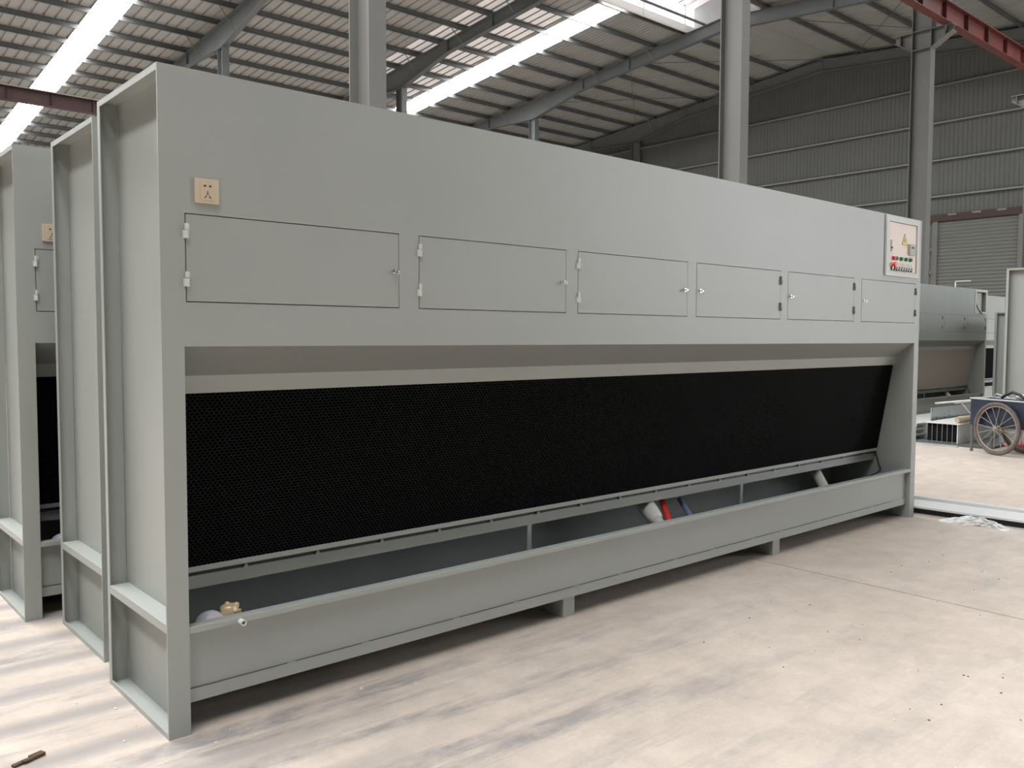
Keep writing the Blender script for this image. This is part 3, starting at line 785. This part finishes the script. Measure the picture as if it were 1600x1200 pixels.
# bundle of steel channels on the floor, ends towards the camera
bun_r = -.12
def at(x, y, z=0): return Vector((x, y, z))
def chan(i, loc, label, w=.066, h=.245, L=2.2):
    o_ = empty('steel_profile', loc, .0); tag(o_, label, 'steel profile', 'bundled steel channels on the floor')
    m = MB(); m.box(0, L, 0, .003, 0, h); m.box(0, L, .003, w, h-.003, h); m.box(0, L, .003, w, 0, .003)
    m.box(.12, .123, .003, w, .003, h-.003)
    m.build('channel', GALV, o_)
    MB().box(.012, .118, .004, w-.001, .004, h-.004).build('mouth_shade_block', HEXB, o_)  # black block put in as the shade inside the channel mouth
PL = ['leftmost', 'second from left', 'third from left', 'fourth from left', 'fifth from left', 'rightmost']
for i in range(6):
    chan(i, (10.93, 2.035-.066*(i+1)+.0, .035), 'open ended steel channel in the floor bundle, %s of six' % PL[i])
g = MB().box(10.9, 13.1, 1.625, 1.635, .03, .275); tag(g.build('side_plate', WHST), 'pale steel plate along the right side of the channel bundle', 'steel plate')
g = MB().box(10.88, 12.9, 1.60, 2.05, .282, .292); tag(g.build('cover_board', WHST), 'white sheet lying on top of the channel bundle', 'sheet')
g = MB(); g.tube([(11.0, 1.68, .335), (11.06, 1.67, .34), (11.5, 1.55, .35), (12.0, 1.42, .35)], [.035, .045, .045, .045], 12)
tag(g.build('cardboard_roll', CARD), 'tan rolled cardboard lying on the channel bundle', 'roll')
g = MB().box(10.85, 13.2, 1.2, 2.6, 0, .03); tag(g.build('floor_skid', STEELD), 'dark flat skid under the channel bundle', 'skid')
g = MB(); g.box(10.7, 10.73, 1.55, 2.7, .0, .025); tag(g.build('flat_bar', GALV), 'thin steel bar on the floor before the channel bundle', 'steel bar')
# galvanised plate with stencilled marks standing behind
gp = empty('marked_plate', (11.3, 2.14, .03), -.02); tag(gp, 'upright galvanised steel plate with small dark stencil marks, behind the channel bundle', 'steel plate')
MB().box(0, 1.5, 0, .012, .1, .42).build('plate', GALV, gp)
mk = MB()
for x, z, w2, h2 in ((.13, .24, .05, .005), (.15, .27, .006, .035), (.18, .27, .02, .005), (.42, .32, .02, .005), (.42, .27, .02, .005), (.42, .22, .02, .005), (.43, .245, .005, .03),
                     (.56, .35, .006, .03), (.58, .29, .03, .005), (.60, .27, .005, .02), (.57, .23, .03, .005), (.85, .27, .006, .02), (.7, .26, .08, .003), (.95, .31, .02, .004), (.02, .39, .015, .02)):
    mk.box(x-w2/2, x+w2/2, -.002, 0, z-h2/1.2, z+h2/1.2)
mk.build('stencil_mark', DARK, gp)
# white folded sheets left of the bundle
for i, (z0, z1, y0, y1) in enumerate(((.03, .10, 2.2, 2.6), (.10, .175, 2.2, 2.7), (.175, .25, 2.2, 2.8))):
    g = MB(); xx = 10.9+.04*i; g.box(xx, 13.0, y0, y1, z1-.012, z1); g.box(xx, xx+.01, y0, y1, z1-.042, z1-.012); g.box(11.3, 11.4, y0, y1, z0, z1-.012)
    tag(g.build('folded_sheet', WHST), 'white folded steel sheet left of the channel bundle, %s of the stack' % ('bottom', 'middle', 'top')[i], 'sheet', 'folded sheets left of the bundle')
g = MB().ball((11.16, .98, .05), .14, .17, .05, 14, 8, .12); g = g; tag(g.build('pink_bag', PINK), 'crumpled pink plastic bag on the floor behind the cart wheel', 'bag')
g = MB().ball((11.14, .62, .04), .10, .14, .035, 14, 8, .15); tag(g.build('white_bag', WHITE), 'white crumpled plastic beside the pink bag behind the cart', 'bag')

# crumbs of debris on the floor
random.seed(11)
g = MB(); g.box(-.06, .02, -.010, .008, 0, .008); g.box(.0, .045, -.014, .012, .003, .012); g.box(-.03, .0, -.016, .002, .002, .011)
o = g.build('rusty_scrap', RUST); o.location = (-.40, .17, 0); o.rotation_euler = (0, 0, .35)
tag(o, 'dark rusty metal scrap on the floor at the bottom left', 'scrap')
chips = [(-.16, .55), (-.06, .40), (-.12, .10), (-.05, .20), (.12, -.12), (.20, -.05), (.25, -.09), (.75, -.05), (.95, -.15), (1.3, -.45), (2.4, -1.4), (2.1, -1.6), (3.0, -1.1), (3.3, -1.25),
         (4.4, -.7), (3.6, -.35), (2.9, -1.7), (2.5, -1.0), (4.6, -1.4), (3.2, -.6), (1.9, -1.9)]
g = MB()
for x, y in chips:
    s = random.uniform(.003, .007); a = random.uniform(0, PI)
    g.box(-s, s, -s*.5, s*.5, 0, .004, Matrix.Translation((x, y, 0)) @ Matrix.Rotation(a, 4, 'Z') @ Matrix.Rotation(.1, 4, 'X'))
tag(g.build('paint_chips', WHITE), 'scattered tiny white flakes on the concrete floor', 'flakes', None, 'stuff')
g = MB()
for k in range(45):
    x = random.uniform(2.2, 4.8); y = random.uniform(-2.0, -.5); s = random.uniform(.0015, .0045); a = random.uniform(0, PI)
    g.box(-s, s, -s*.4, s*.4, 0, .003, Matrix.Translation((x, y, 0)) @ Matrix.Rotation(a, 4, 'Z'))
tag(g.build('grit', RUST), 'scattered dark grit on the open concrete floor', 'grit', None, 'stuff')
